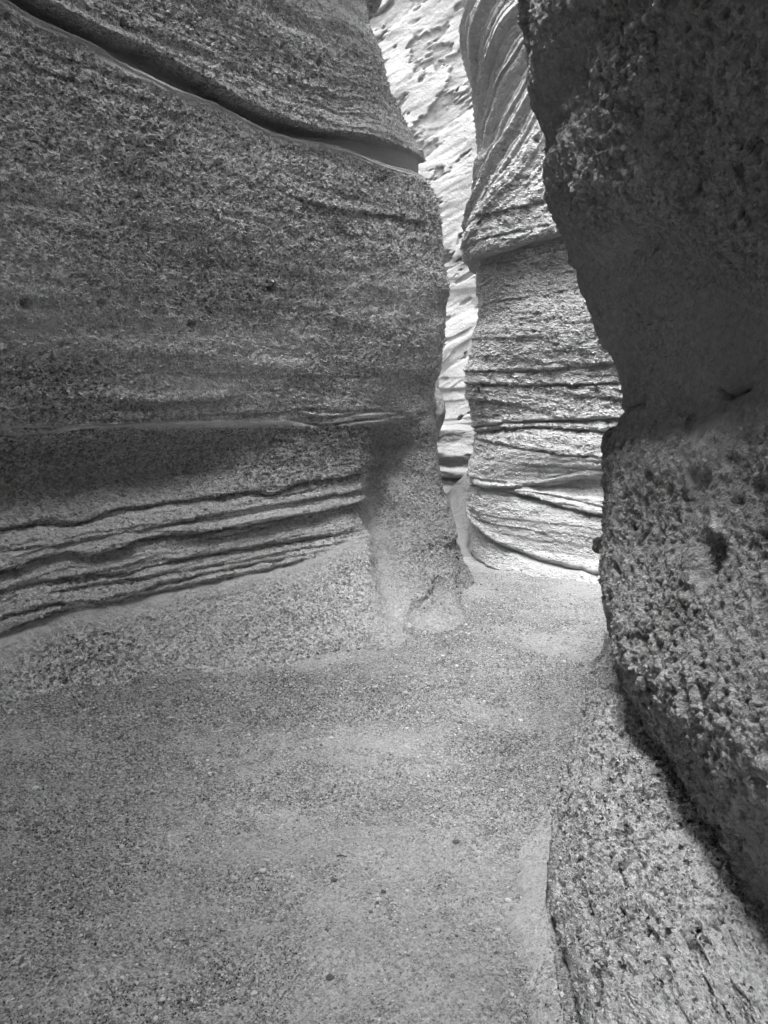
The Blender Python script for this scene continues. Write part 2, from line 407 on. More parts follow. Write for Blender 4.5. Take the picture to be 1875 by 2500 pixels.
L6 = [(0, 1401), (130, 1358), (176, 1350), (221, 1358), (266, 1347), (351, 1316), (510, 1299), (623, 1282), (940, 1219)]
L7 = [(0, 1446), (147, 1412), (317, 1398), (431, 1369), (589, 1341), (748, 1316), (867, 1299)]
L8 = [(142, 1446), (340, 1412), (555, 1378), (737, 1338), (867, 1324)]
L9 = [(0, 1514), (113, 1480), (272, 1460), (425, 1418), (555, 1389), (737, 1355)]
L10 = [(0, 1556), (85, 1520), (142, 1494), (272, 1472), (425, 1436), (600, 1400), (760, 1362)]
W.ledge(L4, 0.08, 0.035, lip=0.02, srange=VIS, seed=5, fade=(0, .45))
W.ledge(L5, 0.06, 0.03, lip=0.016, srange=VIS, seed=6, fade=(0, .5))
W.ledge(L6, 0.13, 0.045, lip=0.02, srange=VIS, seed=7, fade=(0, .5))
W.ledge(L7, 0.075, 0.026, lip=0.014, srange=VIS, seed=8, fade=(0, .5))
W.ledge(L8, 0.05, 0.018, lip=0.01, srange=VIS, seed=9, fade=(.2, .5))
W.ledge(L9, 0.075, 0.025, lip=0.01, srange=VIS, seed=10, fade=(0, .3))
W.ledge(L10, 0.08, 0.04, lip=0.01, srange=VIS, seed=11, fade=(0, .3))
W.ledge([(300, 1420), (555, 1362), (737, 1326), (880, 1310)], 0.02, 0.012, srange=VIS, seed=12)
W.ledge([(400, 1335), (600, 1300), (760, 1265), (900, 1240)], 0.03, 0.018, srange=VIS, seed=13)
W.ledge([(0, 1470), (200, 1435), (400, 1400), (600, 1362)], 0.02, 0.012, srange=VIS, seed=14)
W.ledge([(453, 1478), (560, 1452), (640, 1436)], 0.015, 0.03, srange=VIS, seed=15)
W.ledge([(280, 1130), (560, 1085), (730, 1068)], 0.012, 0.03, srange=VIS, seed=16)
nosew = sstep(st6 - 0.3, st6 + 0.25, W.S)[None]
layer = W.band(L4, L10, VIS, 0.04, (0, 0.3))*(1 - nosew)
strip = noise(W.P[..., 0]*1.6, W.P[..., 1]*1.6, W.Z[:, None]*46 + 1.2*noise(W.S*3, 1, 2)[None]*np.ones_like(W.off))
W.grain *= 1 - 0.3*layer
W.off += 0.020*strip*layer*(0.5 + 0.5*noise(W.P[..., 0]*5, W.P[..., 1]*5, W.P[..., 2]*8))
zr4 = W.line(L6, VIS)[0]
for f_, a_ in ((17, .022), (39, .009)):
    W.off += a_*saw((zz - zr4[None]*.8)*f_ + .8*noise(W.P[..., 0]*1.3, W.P[..., 1]*1.3, zz*4 + f_))*layer*np.clip(.4 + noise(W.P[..., 0]*1.7, W.P[..., 1]*1.7, zz*9 + f_), 0, 1.2)
sm5 = W.band(L5, [(x, y + 22) for x, y in L5], VIS, 0.015); W.grain *= 1 - 0.25*sm5
# smooth apron at the foot
zap, _, _ = W.line(L10 + [(880, 1300)], VIS)
fsw = .04 + .16*sstep(st6 - .4, st6 + .1, W.S)[None]
foot = 1 - sstep(-fsw, fsw*.8, zz - zap[None])
peb = sstep(0.02, 0.16, zap[None] - zz)
W.grain *= (1 - foot) + foot*(0.35 + 0.9*peb*(0.7 + 0.4*fbm(W.P, 2.2, 3, off=8)))
W.tone *= (1 - 0.08*foot)*(1 - .3*nosew*(1 - sstep(1.5, 1.9, zz))*(.8 + .4*fbm(W.P, 2.5, 3, off=44)))  # lower nose: grey stain and shade both put into the tone
# fluted foot of the nose: hollows and ribs running down
def dent(pts, width, depth, fl=0.6):
    m = W.stroke(pts, width, VIS); W.off -= depth*m; W.grain *= 1 - fl*np.clip(m*1.4, 0, 1)
dent([(972, 1100), (965, 1140), (948, 1230), (940, 1330), (948, 1420), (965, 1490)], 0.12, 0.11, .4)
W.off -= (0.19*W.blob(985, 1150, .24, .40, VIS, 2) + .15*W.blob(1000, 1320, .19, .30, VIS, 2) + .08*W.blob(1000, 1440, .18, .16, VIS, 2))*(.9 + .3*fbm(W.P, 3, 3, off=200))
dent([(1012, 1090), (1010, 1180)], 0.07, 0.04, .4)
W.off += 0.045*W.stroke([(1000, 1190), (1015, 1290), (1015, 1370)], 0.08, VIS)
W.off += 0.08*W.stroke([(903, 1320), (910, 1420), (890, 1540)], 0.075, VIS)
W.off += 0.05*W.stroke([(1085, 1400), (1095, 1480)], 0.08, VIS)
ck = W.stroke([(1077, 1415), (1070, 1440), (1035, 1475), (1017, 1500), (1013, 1540)], 0.02, VIS)
W.off -= 0.11*ck
W.off += 0.05*W.stroke([(1105, 1400), (1085, 1470), (1060, 1530)], 0.06, VIS)
nsm = nosew*sstep(2.6, 1.9, zz) if False else nosew*(1 - sstep(1.7, 2.5, zz))
W.grain *= 1 - 0.3*nsm*(0.7 + 0.5*fbm(W.P, 2.5, 3, off=40))
# holes where stones fell out
for (hx, hy, r, dp) in [(664, 702, .028, .07), (698, 200, .022, .06), (469, 791, .02, .05), (340, 480, .02, .04), (152, 1112, .025, .05), (292, 60, .02, .05), (770, 158, .02, .05), (760, 585, .02, .04), (245, 740, .02, .04), (60, 745, .025, .04), (990, 1065, .02, .05), (897, 1265, .02, .05)]:
    W.off -= dp*W.blob(hx, hy, r, r*0.8, VIS)
# bedding seen on the main face: thin and broad, following the tilt of the groove
slope_z = W.Z[:, None] - 0.55*sstep(1.8, 3.4, W.Z)[:, None]*(zl - zl[np.searchsorted(W.S, st7)])[None]
bed = noise(W.P[..., 0]*0.7 + 20, W.P[..., 1]*0.7, slope_z*7) + 0.6*noise(W.P[..., 0]*1.5 + 2, W.P[..., 1]*1.5, slope_z*19)
wrp = 0.35*noise(W.P[..., 0]*1.1, W.P[..., 1]*1.1 + 7, slope_z*1.5) + .07*noise(W.P[..., 0]*7, W.P[..., 1]*7, slope_z*3)
for f_, a_, o_ in ((4.3, .030, 0), (11, .014, 5), (27, .007, 9)):
    am = (1 - .6*sstep(1.5, 1.65, zz)*sstep(.25, 0, zz - zl[None] + .5))*np.clip(.35 + 1.1*noise(W.P[..., 0]*.8 + o_, W.P[..., 1]*.8, slope_z*3 + o_), 0, 1.3)
    W.off += .8*a_*saw(slope_z*f_ + wrp*f_*.25)*am*(1 - .75*nosew)*(1 - .8*foot)
W.off += 0.010*bed*(1 - 0.6*nosew)
W.tone *= 1 + 0.10*bed
W.grain *= np.clip(1 + 0.6*fbm(W.P, 1.1, 3, st=(1, 1, 2.5), off=205) + .2*noise(W.P[..., 0]*0.9 + 5, W.P[..., 1]*0.9, slope_z*5), 0.2, 1.7)
zbp = W.line([(0, 1045), (317, 1036), (669, 1030), (970, 1030)], VIS)[0]
for zl_ in ((zu + zl)/2, zap - .02, zbp): W.grain *= 1 - .9*np.exp(-((zz - zl_[None])/.007)**4)
W.apply()
t = thing('canyon_wall', 'tall rounded grainy rock wall on the left with a long diagonal groove, banded ledges and a flared foot', 'rock wall')
fc = lambda m: m[:-1, :-1]
upper = fc(PART); footp = fc(zz < (zap[None] - 0.02)) & ~upper
band_p = fc(zz < zbp[None]) & ~footp & ~upper
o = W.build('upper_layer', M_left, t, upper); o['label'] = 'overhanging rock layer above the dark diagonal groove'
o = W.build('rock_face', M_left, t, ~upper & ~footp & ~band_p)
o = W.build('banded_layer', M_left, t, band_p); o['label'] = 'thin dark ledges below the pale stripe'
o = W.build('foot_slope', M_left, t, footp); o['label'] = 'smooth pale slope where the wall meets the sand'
del W

# ------------------------------------------------------------------ pillar beyond, right of the gap
plan = [(1.9, 12), (1.4, 9), (1.02, 7.6), (.83, 6.85), (.98, 6.42), (1.35, 6.2), (1.8, 5.95), (2.5, 5.3), (3.1, 4.6), (4.2, 4.0), (6, 4.2)]
kk = np.r_[0, np.cumsum(np.hypot(*np.diff(np.array(plan), axis=0).T))]
zk = [-.2, 0, .2, .5, .8, 1.0, 1.3, 1.7, 2.1, 2.45, 2.75, 3.2, 4, 5.2, 7, 13]
T = [[0]*16,
     [.2, .14, .10, .07, .03, .04, .0, .0, .0, -.03, .10, .06, .0, .05, .0, .0],
     [.3, .22, .14, .09, .03, .05, .0, .0, .02, -.02, .09, .07, .0, .1, .2, .2],
     [.5, .30, .14, .09, .02, .06, .0, .02, .04, -.0, .11, .10, .05, .2, .3, .3],
     [.3, .2, .1, .0, .0, .0, .0, .0, .0, .0, .0, .0, .0, .0, .3, .3]]
SIL_M = [(1138, -150), (1138, 0), (1136, 56), (1128, 88), (1132, 127), (1142, 171), (1152, 199), (1158, 247), (1166, 302), (1171, 358), (1172, 382), (1158, 410), (1154, 458), (1142, 513), (1134, 557), (1126, 585), (1127, 621), (1142, 653), (1154, 688), (1164, 728), (1170, 776), (1158, 824), (1146, 880), (1134, 907), (1134, 943), (1142, 983), (1152, 1027), (1154, 1055), (1152, 1102), (1142, 1130), (1138, 1158), (1142, 1182), (1138, 1202), (1138, 1234), (1142, 1262), (1144, 1309), (1146, 1349), (1130, 1400)]
W = Wall(plan, lambda k: seg((0, k[2], 0.12), (k[2], k[3], .03), (k[3], k[7], 0.0045), (k[7], k[-1], 0.08)),
         seg((-.2, 0, .02), (0, 5.6, 0.0055), (5.6, 9, .1)), zk, [0, 3, 4, 6, 9], T, 1,
         fit=(SIL_M, (kk[2], kk[6]), -1, lambda S: 1 - sstep(kk[3] + 0.25, kk[5], S)))
VIS = (kk[3], kk[7]); zz = W.Z[:, None]
W.off += 0.03*fbm(W.P, 1.3, 3, st=(1, 1, 1.5), off=12) + 0.010*fbm(W.P, 6, 3, st=(1, 1, 2), off=15)
M0 = [(1128, 655), (1142, 647), (1170, 633), (1238, 615), (1298, 593), (1353, 578), (1400, 560)]
M1 = [(1136, 907), (1238, 908), (1333, 904), (1477, 890)]
M2 = [(1136, 937), (1278, 941), (1485, 935)]
M3 = [(1154, 1045), (1210, 1039), (1230, 1031), (1318, 1027), (1493, 1023)]
M3b = [(1154, 1055), (1298, 1042), (1400, 1047), (1477, 1053)]
M4 = [(1160, 1072), (1190, 1075), (1278, 1097), (1377, 1112), (1493, 1118)]
M5 = [(1158, 1190), (1222, 1192), (1318, 1182), (1413, 1164), (1485, 1158)]
M6 = [(1222, 1200), (1290, 1212), (1377, 1238), (1481, 1262)]
M7 = [(1144, 1264), (1178, 1301), (1222, 1333), (1298, 1361), (1377, 1381), (1453, 1399)]
kw = dict(srange=VIS, fade=(0, 0))
W.ledge(M0, 0.09, 0.10, lip=0.03, seed=21, above=0.03, **kw)
W.ledge([(1128, 668), (1238, 640), (1353, 612)], 0.03, 0.015, seed=20, **kw)
W.ledge([(1140, 545), (1238, 513), (1353, 486)], 0.03, 0.06, lip=0.01, seed=22, **kw)
W.ledge([(1140, 600), (1238, 570), (1353, 545)], 0.02, 0.03, lip=0.01, seed=29, **kw)
W.ledge(M1, 0.03, 0.02, lip=0.012, seed=23, **kw)
W.ledge(M2, 0.035, 0.02, lip=0.012, seed=24, **kw)
zt = W.ledge(M3, 0.05, 0.02, lip=0.02, seed=25, **kw)
W.ledge(M3b, 0.06, 0.022, lip=0.015, seed=26, **kw)
W.ledge(M4, 0.03, 0.02, lip=0.01, seed=27, **kw)
W.ledge(M5, 0.05, 0.03, lip=0.015, seed=28, **kw)
W.ledge([(1318, 1172), (1413, 1150), (1485, 1146)], 0.02, 0.01, srange=VIS, seed=31, fade=(.1, 0))
wedge = W.band([(1330, 1186), (1413, 1168), (1485, 1166)], [(1330, 1200), (1413, 1212), (1485, 1222)], VIS, 0.015)
W.off -= 0.06*wedge
W.ledge(M6, 0.07, 0.05, lip=0.02, srange=VIS, seed=30, fade=(.1, 0))
W.ledge([(1230, 1196), (1310, 1202), (1400, 1222), (1481, 1240)], 0.02, 0.012, srange=VIS, seed=32, fade=(.1, 0))
W.ledge(M7, 0.07, 0.022, lip=0.03, seed=33, **kw)
W.ledge([(1190, 870), (1300, 862), (1450, 850)], 0.012, 0.03, seed=34, **kw)
W.ledge([(1200, 740), (1300, 725), (1400, 705)], 0.014, 0.06, seed=35, **kw)
W.off -= 0.05*W.stroke([(1140, 1160), (1152, 1182), (1162, 1192)], 0.02, VIS)
W.off -= 0.07*W.blob(1165, 954, .02, .02, VIS) + 0.03*W.blob(1460, 967, .05, .05, VIS) + .05*W.blob(1308, 342, .03, .03, VIS)
# steep fluting near the top, rising to the right
s0_ = kk[4]; Sg = W.S[None] + 0*zz; Zg = zz + 0*Sg
top = sstep(2.75, 3.1, Zg - .5*(Sg - s0_))
dg = Zg - (.9 + .35*np.clip(Zg - 3, 0, 2))*(Sg - s0_)
wrp = .25*noise(Sg*1.3, Zg*1.3, 4.) + .06*noise(Sg*6, Zg*3, 7.)
for f_, a_ in ((2.6, .085), (6.1, .035), (15, .012)):
    W.off += a_*saw(dg*f_ + wrp*f_*.5, .25)*top*np.clip(.5 + .9*noise(Sg*1.2, Zg*.8, f_), 0, 1.2)
hb_ = Zg + .06*(Sg - s0_)
wrp = .2*noise(Sg*.9, hb_*1.5, 14.) + .04*noise(Sg*6, hb_*3, 17.)
for f_, a_ in ((5.1, .026), (13, .013), (31, .005)):
    W.off += a_*saw(hb_*f_ + wrp*f_*.3)*(1 - top)*(1 - .55*sstep(1.55, 1.75, Zg))*(1 - .45*sstep(1.45, 1.3, Zg))*np.clip(.3 + 1.1*noise(Sg*.9, hb_*3, f_), 0, 1.3)
W.grain *= 1 - 0.6*sstep(3.0, 3.9, zz)
low = 1 - sstep(-0.02, 0.02, zz - W.line(M4, VIS)[0][None])
W.grain *= 1 - 0.35*low; W.tone *= 1 + 0.12*(1 - sstep(-0.02, 0.02, zz - zt[None]))
fs = noise(W.P[..., 0]*1.4, W.P[..., 1]*1.4 + 9, W.Z[:, None]*38)
W.off += 0.006*fs*(0.4 + np.clip(W.band([(1180, 1130), (1480, 1120)], [(1222, 1210), (1481, 1262)], VIS, .03)*1.5, 0, 1.5))
zr, _, _ = W.line(M7, VIS)
for zl_ in (zr, zt, W.line(M0, VIS)[0]): W.grain *= 1 - np.exp(-((zz - zl_[None])/.015)**4)
W.apply()
t = thing('rock_pillar', 'pale layered rock pillar just right of the bright gap, standing on the sand', 'rock pillar')
f0 = fc(zz > W.line(M0, VIS)[0][None]); f2 = fc(zz < zr[None]); fm = fc(zz < zt[None])
o = W.build('upper_layer', M_mid, t, f0); o['label'] = 'bulging fluted top above the shadowed ledge'
W.build('middle_layer', M_mid, t, ~f0 & ~fm)
o = W.build('lower_layer', M_mid, t, fm & ~f2); o['label'] = 'smoother pale layers crossing in a wedge'
o = W.build('base_layer', M_mid, t, f2); o['label'] = 'lowest slab under the curved crack'
del W

# ------------------------------------------------------------------ near right wall, dark and overhanging
plan = [(1.2, -4.6), (1.9, -2.6), (1.35, -1.0), (1.02, .3), (.88, 1.4), (.86, 2.2), (.90, 2.85), (1.06, 3.25), (1.7, 3.6), (3.0, 3.8), (5, 3.4)]
kk = np.r_[0, np.cumsum(np.hypot(*np.diff(np.array(plan), axis=0).T))]
zk = [-.2, .1, .3, .5, .8, 1.1, 1.5, 1.9, 2.3, 2.8, 3.5, 5, 7, 9]
T = [[-.2, .0, .05, .1, .1, .1, .0, .1, .2, .3, .6, 1.2, 1.7, 1.9],  # unseen top leans over the slot, shaped to keep light off below
     [-.3, -.06, .0, .06, .12, .08, .0, .1, .22, .32, .45, .7, .9, 1.],
     [-.3, -.05, .0, .05, .10, .06, .0, .06, .20, .30, .35, .3, .3, .3],
     [-.3, -.12, -.04, .03, .07, .03, .0, .06, .22, .32, .3, .2, .1, .1],
     [-.3, -.12, -.08, -.04, .0, .0, .0, .04, .16, .3, .3, .2, .0, .0],
     [0, 0, 0, 0, 0, 0, 0, 0, 0, 0, 0, 0, 0, 0]]
SIL_N = [(1294, -150), (1294, 0), (1301, 60), (1307, 131), (1305, 183), (1315, 231), (1333, 271), (1353, 318), (1357, 378), (1345, 430), (1351, 497), (1357, 589), (1361, 645), (1373, 684), (1397, 720), (1409, 740), (1429, 796), (1449, 840), (1471, 867), (1490, 937), (1493, 1025), (1490, 1095), (1490, 1158), (1484, 1234), (1482, 1310), (1468, 1385), (1468, 1445), (1498, 1509), (1528, 1584), (1557, 1658), (1577, 1718), (1585, 1810), (1600, 1900)]
W = Wall(plan, lambda k: seg((0, k[3], .12), (k[3], k[4]-.2, .02), (k[4]-.2, k[6], 0.0034), (k[6], k[7]+.15, .004), (k[7]+.15, k[8]+.1, 0.02), (k[8]+.1, k[-1], .15)),
         seg((-.2, .1, .02), (.1, 3.1, 0.0034), (3.1, 7.5, .12)), zk, [2, 3, 4, 5, 6, 8], T, -1,
         fit=(SIL_N, (kk[4], kk[8]), -1, lambda S: sstep(kk[4] + 0.1, kk[6], S)))
VIS = (kk[3], kk[7] + 0.1); zz = W.Z[:, None]
smo0 = W.band([(1370, 560), (1500, 520), (1700, 640), (1875, 700)], [(1480, 1060), (1600, 1060), (1875, 980)], VIS, 0.12, (0.6, 0))
W.off += 0.06*fbm(W.P, 1.5, 3, off=50) + 0.030*fbm(W.P, 4.5, 3, off=53)
bil = 1 - 2*np.abs(fbm(W.P, 22, 2, off=56)); bil2 = 1 - 2*np.abs(fbm(W.P, 42, 2, off=66))
lm = .25 + .85*sstep(-0.4, 0.1, fbm(W.P, 1.6, 2, off=60))
W.off += (0.010*bil*(.4 + .8*sstep(-.2, .4, fbm(W.P, 5, 2, off=63))) + 0.008*bil2)*lm*(1 - .45*smo0)
# smooth dark hollow in the middle
smo = W.band([(1370, 560), (1500, 520), (1700, 640), (1875, 700)], [(1480, 1060), (1600, 1060), (1875, 980)], VIS, 0.12, (0.6, 0))
W.off -= 0.06*smo
W.grain *= 1 - 0.45*smo
W.grain *= np.clip(1 + 0.6*fbm(W.P, 2.0, 3, off=70), 0.2, 1.6)
W.off -= 0.03*W.stroke([(1450, 690), (1470, 650), (1500, 620), (1550, 590)], 0.035, VIS)
W.off -= 0.025*W.stroke([(1557, 938), (1556, 985), (1544, 1030), (1540, 1052)], 0.012, VIS)
W.off -= 0.035*W.stroke([(1582, 1035), (1574, 1060)], 0.008, VIS)
W.off -= 0.035*W.stroke([(1698, 955), (1715, 972), (1732, 968), (1750, 955), (1785, 945)], 0.010, VIS)
W.off -= 0.05*W.blob(1725, 1335, .05, .04, VIS) + 0.04*W.blob(1720, 1375, .06, .05, VIS) + .03*W.blob(1840, 1190, .03, .05, VIS)
W.off += 0.03*W.blob(1740, 1288, .035, .014, VIS) + .03*W.blob(1665, 1655, .025, .03, VIS)
W.tone *= 1 + 0.6*W.blob(1740, 1288, .03, .012, VIS) + 0.35*W.blob(1665, 1650, .02, .02, VIS)
loc1 = W.loc([(1488, 1078)], VIS)[0]; loc2 = W.loc([(1478, 1332)], VIS)[0]
W.apply()
def pick(W, L):
    return W.P[np.argmin(abs(W.Z - L[1])), np.argmin(abs(W.S - L[0]))].copy()
p1, p2 = pick(W, loc1), pick(W, loc2)
t = thing('overhanging_wall', 'dark pocked rock wall leaning in from the right edge, overhanging the pale ledge', 'rock wall')
um = fc(np.broadcast_to(zz > 1.5 + 0.25*noise(W.S*1.5, 3, 3)[None], W.P.shape[:2]))
W.build('rock_face', M_near, t)
NEARP = W.P; NEARS = W.S; NEARZ = W.Z
del W

def rock_blob(name, c, r, mat, parent=None, seed=0, n=40, rough=0.35, tone=1.0, grain=0.6, flat=0.0):
    th = np.linspace(0, np.pi, n)[:, None]; ph = np.linspace(0, 2*np.pi, 2*n)[None]
    d = np.stack([np.sin(th)*np.cos(ph), np.sin(th)*np.sin(ph), np.cos(th)*np.ones_like(ph)], -1)
    rad = 1 + rough*fbm(d, 1.6, 4, off=seed*3.3) 
    cut = 0.72 + 0.2*noise(d[..., 0]*1.2 + seed, d[..., 1]*1.2, d[..., 2]*1.2)
    q = d*rad[..., None]
    rr = np.random.RandomState(seed)
    for _ in range(9):
        nn = rr.normal(size=3); nn /= np.linalg.norm(nn)
        h = (q*nn).sum(-1); k = rr.uniform(.68, .9)
        q = q - np.clip(h - k, 0, 9)[..., None]*nn*0.85
    P = q*np.array(r) + np.array(c)
    R, C = P.shape[:2]
    idx = (np.arange(R)[:, None]*(C-1) + (np.arange(C) % (C-1))[None])
    V = P[:, :-1].reshape(-1, 3)
    qd = np.stack([idx[:-1, :-1], idx[1:, :-1], idx[1:, 1:], idx[:-1, 1:]], -1).reshape(-1, 4)
    return new_mesh(name, V, qd, {'grain': np.full(len(V), grain), 'tone': np.full(len(V), tone)}, mat, parent)
o = rock_blob('protruding_stone', p1 + np.array([-.012, .0, 0]), (.05, .05, .062), M_near, t, 3, tone=0.7); o['label'] = 'larger dark knob on the wall edge'
o = rock_blob('protruding_stone', p2 + np.array([-.015, 0, 0]), (.038, .03, .04), M_near, t, 5, tone=0.6, grain=.2); o['label'] = 'small dark lower knob on the wall edge'

# ------------------------------------------------------------------ ledge below it, and the thin slab at its foot
E = [(1496, 1520, .30), (1480, 1559, .27), (1468, 1599, .24), (1448, 1639, .20), (1428, 1708, .14), (1408, 1773, .11), (1379, 1872, .08), (1357, 1937, .07),
     (1359, 2021, .08), (1354, 2096, .09), (1359, 2170, .10), (1384, 2245, .11), (1408, 2319, .115), (1428, 2394, .12), (1458, 2500, .12)]
ew = [at_z(*e) for e in E] + [np.array([.53, 1.1, .08]), np.array([.68, .5, .06]), np.array([1.0, -.1, .0])]
ew = np.array([ew[0] + np.array([.15, .5, -.15])] + ew)
ke = np.r_[0, np.cumsum(np.linalg.norm(np.diff(ew, axis=0), axis=1))]
sq = seg((0, ke[1], .02), (ke[1], ke[-4], .0035), (ke[-4], ke[-1], .03))
Ec = cr(ke, ew, sq)
tv = seg((0, .12, .004), (.12, 1, .0042))       # across, 0 at the edge
inx = 1.35
topz = np.interp(Ec[:, 1], [-.1, 1.0, 1.45, 1.9, 2.35, 2.9, 3.5, 4.2], [.1, .22, .31, .38, .43, .46, .40, .2])
P = np.empty((len(tv), len(sq), 3))
wid = inx - Ec[:, 0]
q = np.clip((tv - .06)/.94, 0, 1)[:, None]
P[..., 0] = Ec[None, :, 0] + q*wid[None]
P[..., 1] = Ec[None, :, 1] + q*0.15
xq = np.clip(q*wid[None]/0.34, 0, 1)
prof = 1 - (1 - xq)**2.1
P[..., 2] = Ec[None, :, 2] + prof*(topz - Ec[:, 2])[None] + q*0.05
dn_ = np.clip((.06 - tv)/.06, 0, 1)[:, None]
P[..., 2] -= dn_*(Ec[None, :, 2] + .06)
P[..., 0] += dn_**2*0.05 - 0.02*np.sin(np.clip(dn_, 0, 1)*np.pi)
n_ = np.array([-.5, -.3, .8])
nz = 0.030*fbm(P, 3, 3, off=80) + 0.024*fbm(P, 9, 3, off=83)
pt_ = fbm(P, 34, 2, off=86); pt2 = fbm(P, 62, 2, off=89)
nz = nz + .014*(1 - 2*np.abs(pt_)) - .022*sstep(.12, .45, pt2) + .006*pt2
P = P + nz[..., None]*n_*sstep(0, .1, tv)[:, None, None]
gr = np.clip(1 + 0.5*fbm(P, 3, 3, off=90), 0.3, 1.5)
for (a, b, z, r, dp) in [(1420, 2075, .12, .03, -.02), (1480, 2185, .16, .02, .03), (1575, 2375, .2, .025, .03), (1555, 2310, .2, .02, .03), (1780, 2215, .2, .03, .02), (1560, 1900, .3, .03, .02)]:
    c = at_z(a, b, z); P[..., 2] -= dp*np.exp(-((P[..., 0]-c[0])**2 + (P[..., 1]-c[1])**2)/r**2)
o = grid_mesh('rock_ledge', P, {'grain': gr, 'tone': np.ones_like(gr)}, M_ledge)
tag(o, 'low pale pebbly rock ledge at bottom right, rising from a dark crack', 'rock ledge')
cc_ = at_z(1424, 2072, .13)
o = rock_blob('embedded_cobble', cc_ + np.array([0, 0, -.005]), (.032, .028, .024), M_toe, o, 8, rough=.2, grain=.1); o['label'] = 'rounded smooth cobble set in the ledge'

Op = [(1372, 1900), (1339, 1971), (1300, 2012), (1274, 2041), (1236, 2085), (1246, 2145), (1234, 2220), (1249, 2295), (1262, 2380), (1285, 2500)]
ow = np.array([at_z(a, b, .005) for a, b in Op] + [np.array([.40, 1.0, 0]), np.array([.5, .5, 0])])
ko = np.r_[0, np.cumsum(np.linalg.norm(np.diff(ow, axis=0), axis=1))]
sq2 = seg((0, ko[-3], .004), (ko[-3], ko[-1], .03))
Oc = cr(ko, ow, sq2)
# inner line: the ledge edge at the same distance from the camera, minus a finger-wide crack
ordr = np.argsort(Ec[:, 1]); inx2 = np.interp(Oc[:, 1], Ec[ordr, 1], Ec[ordr, 0]) + 0.0
inx2 = np.maximum(inx2 - 0.006 - 0.012*np.interp(Oc[:, 1], [1.4, 1.7, 2.0, 2.6], [4.2, 2.6, .7, -.3]), Oc[:, 0] + .01)
tv2 = np.linspace(0, 1, 90)[:, None]
P = np.empty((90, len(sq2), 3))
P[..., 0] = Oc[None, :, 0]*(1 - tv2) + inx2[None]*tv2
P[..., 1] = Oc[None, :, 1]
prf = np.clip(tv2/0.35, 0, 1); prf = 1 - (1 - prf)**2
P[..., 2] = -0.03 + prf*(0.025 + .05*tv2) - 0.09*sstep(.93, 1.0, tv2)
P[..., 2] += 0.010*fbm(P, 8, 3, off=100) + .012*fbm(P, 3, 2, off=103)
P[..., 0] += (1 - tv2)*(0.04*fbm(P*np.array([0, 1, 0]), 9, 3, off=106) + .02*fbm(P*np.array([0, 1, 0]), 40, 2, off=107))
o = grid_mesh('rock_slab', P, {'grain': np.clip(.6 + .5*fbm(P, 5, 3, off=110), .1, 1.2), 'tone': np.full(P.shape[:2], 1.0)}, M_toe)
tag(o, 'thin smooth pale rock slab lying between the sand and the dark crack of the ledge', 'rock slab')

# ------------------------------------------------------------------ far cliff and what stands in the gap
xs_ = seg((-9, -1.6, .15), (-1.6, 3.0, .016), (3.0, 10, .15)); zs_ = seg((-.3, 0, .1), (0, 8.6, .016), (8.6, 20, .1))
X, Z = np.meshgrid(xs_, zs_)
P = np.stack([X, 13.5 + 0.03*(X-.5)**2 + 0.12*np.minimum(Z, 9) - .15*np.clip(Z - 9, 0, 99), Z], -1)  # unseen upper part overhangs, added to cut skylight on the face
big = fbm(P, .5, 3, off=120)
sk = np.stack([P[..., 0]*0.9, P[..., 1]*0 + 3, P[..., 2] - 0.55*P[..., 0]], -1)       # beds tilt up to the right
pn = fbm(sk, 1.3, 5, st=(1.1, 1, 1.8), off=125, gain=.68)
dens = sstep(2.6, 5.6, Z)
pits = sstep(0.22, 0.36, pn + .10*dens - .10*(1-dens) + .06*big)
P[..., 1] -= 0.5*big
P[..., 1] += 0.07*pits*(1 + .4*fbm(sk, 7, 2, off=128))
P[..., 1] -= 0.015*fbm(sk, 4, 3, st=(.5, 1, 3), off=130)
bl = noise(P[..., 0]*.5, 0, (P[..., 2] - .12*P[..., 0])*3.2)
hz_ = P[..., 2] - .12*P[..., 0]
P[..., 1] -= (.07*saw(hz_*1.3 + .3*bl) + .025*saw(hz_*4.1 + .5*bl))*(1 - .8*dens)*np.clip(.5 + noise(P[..., 0]*.8, 3., hz_*2), 0, 1)
P[..., 1] -= .02*saw((P[..., 2] - .5*P[..., 0])*3 + bl)*dens*np.clip(noise(P[..., 0]*1.5, 6., P[..., 2]*1.5), 0, 1)
P[..., 1] += .045*sstep(.3, .42, noise(sk[..., 0]*2.2, 8., sk[..., 2]*9))*sstep(.0, .3, noise(sk[..., 0]*.9, 5., sk[..., 2]*1.2))
o = grid_mesh('cliff', P, {'grain': np.clip(.5 + .5*big, .2, 1), 'tone': 1.0 - .3*pits}, M_far)
tag(o, 'bright pitted cliff seen far behind through the gap between the two rock masses', 'cliff')

def mound(name, plan, z0, z1, zt, y, x0, x1, **k): pass
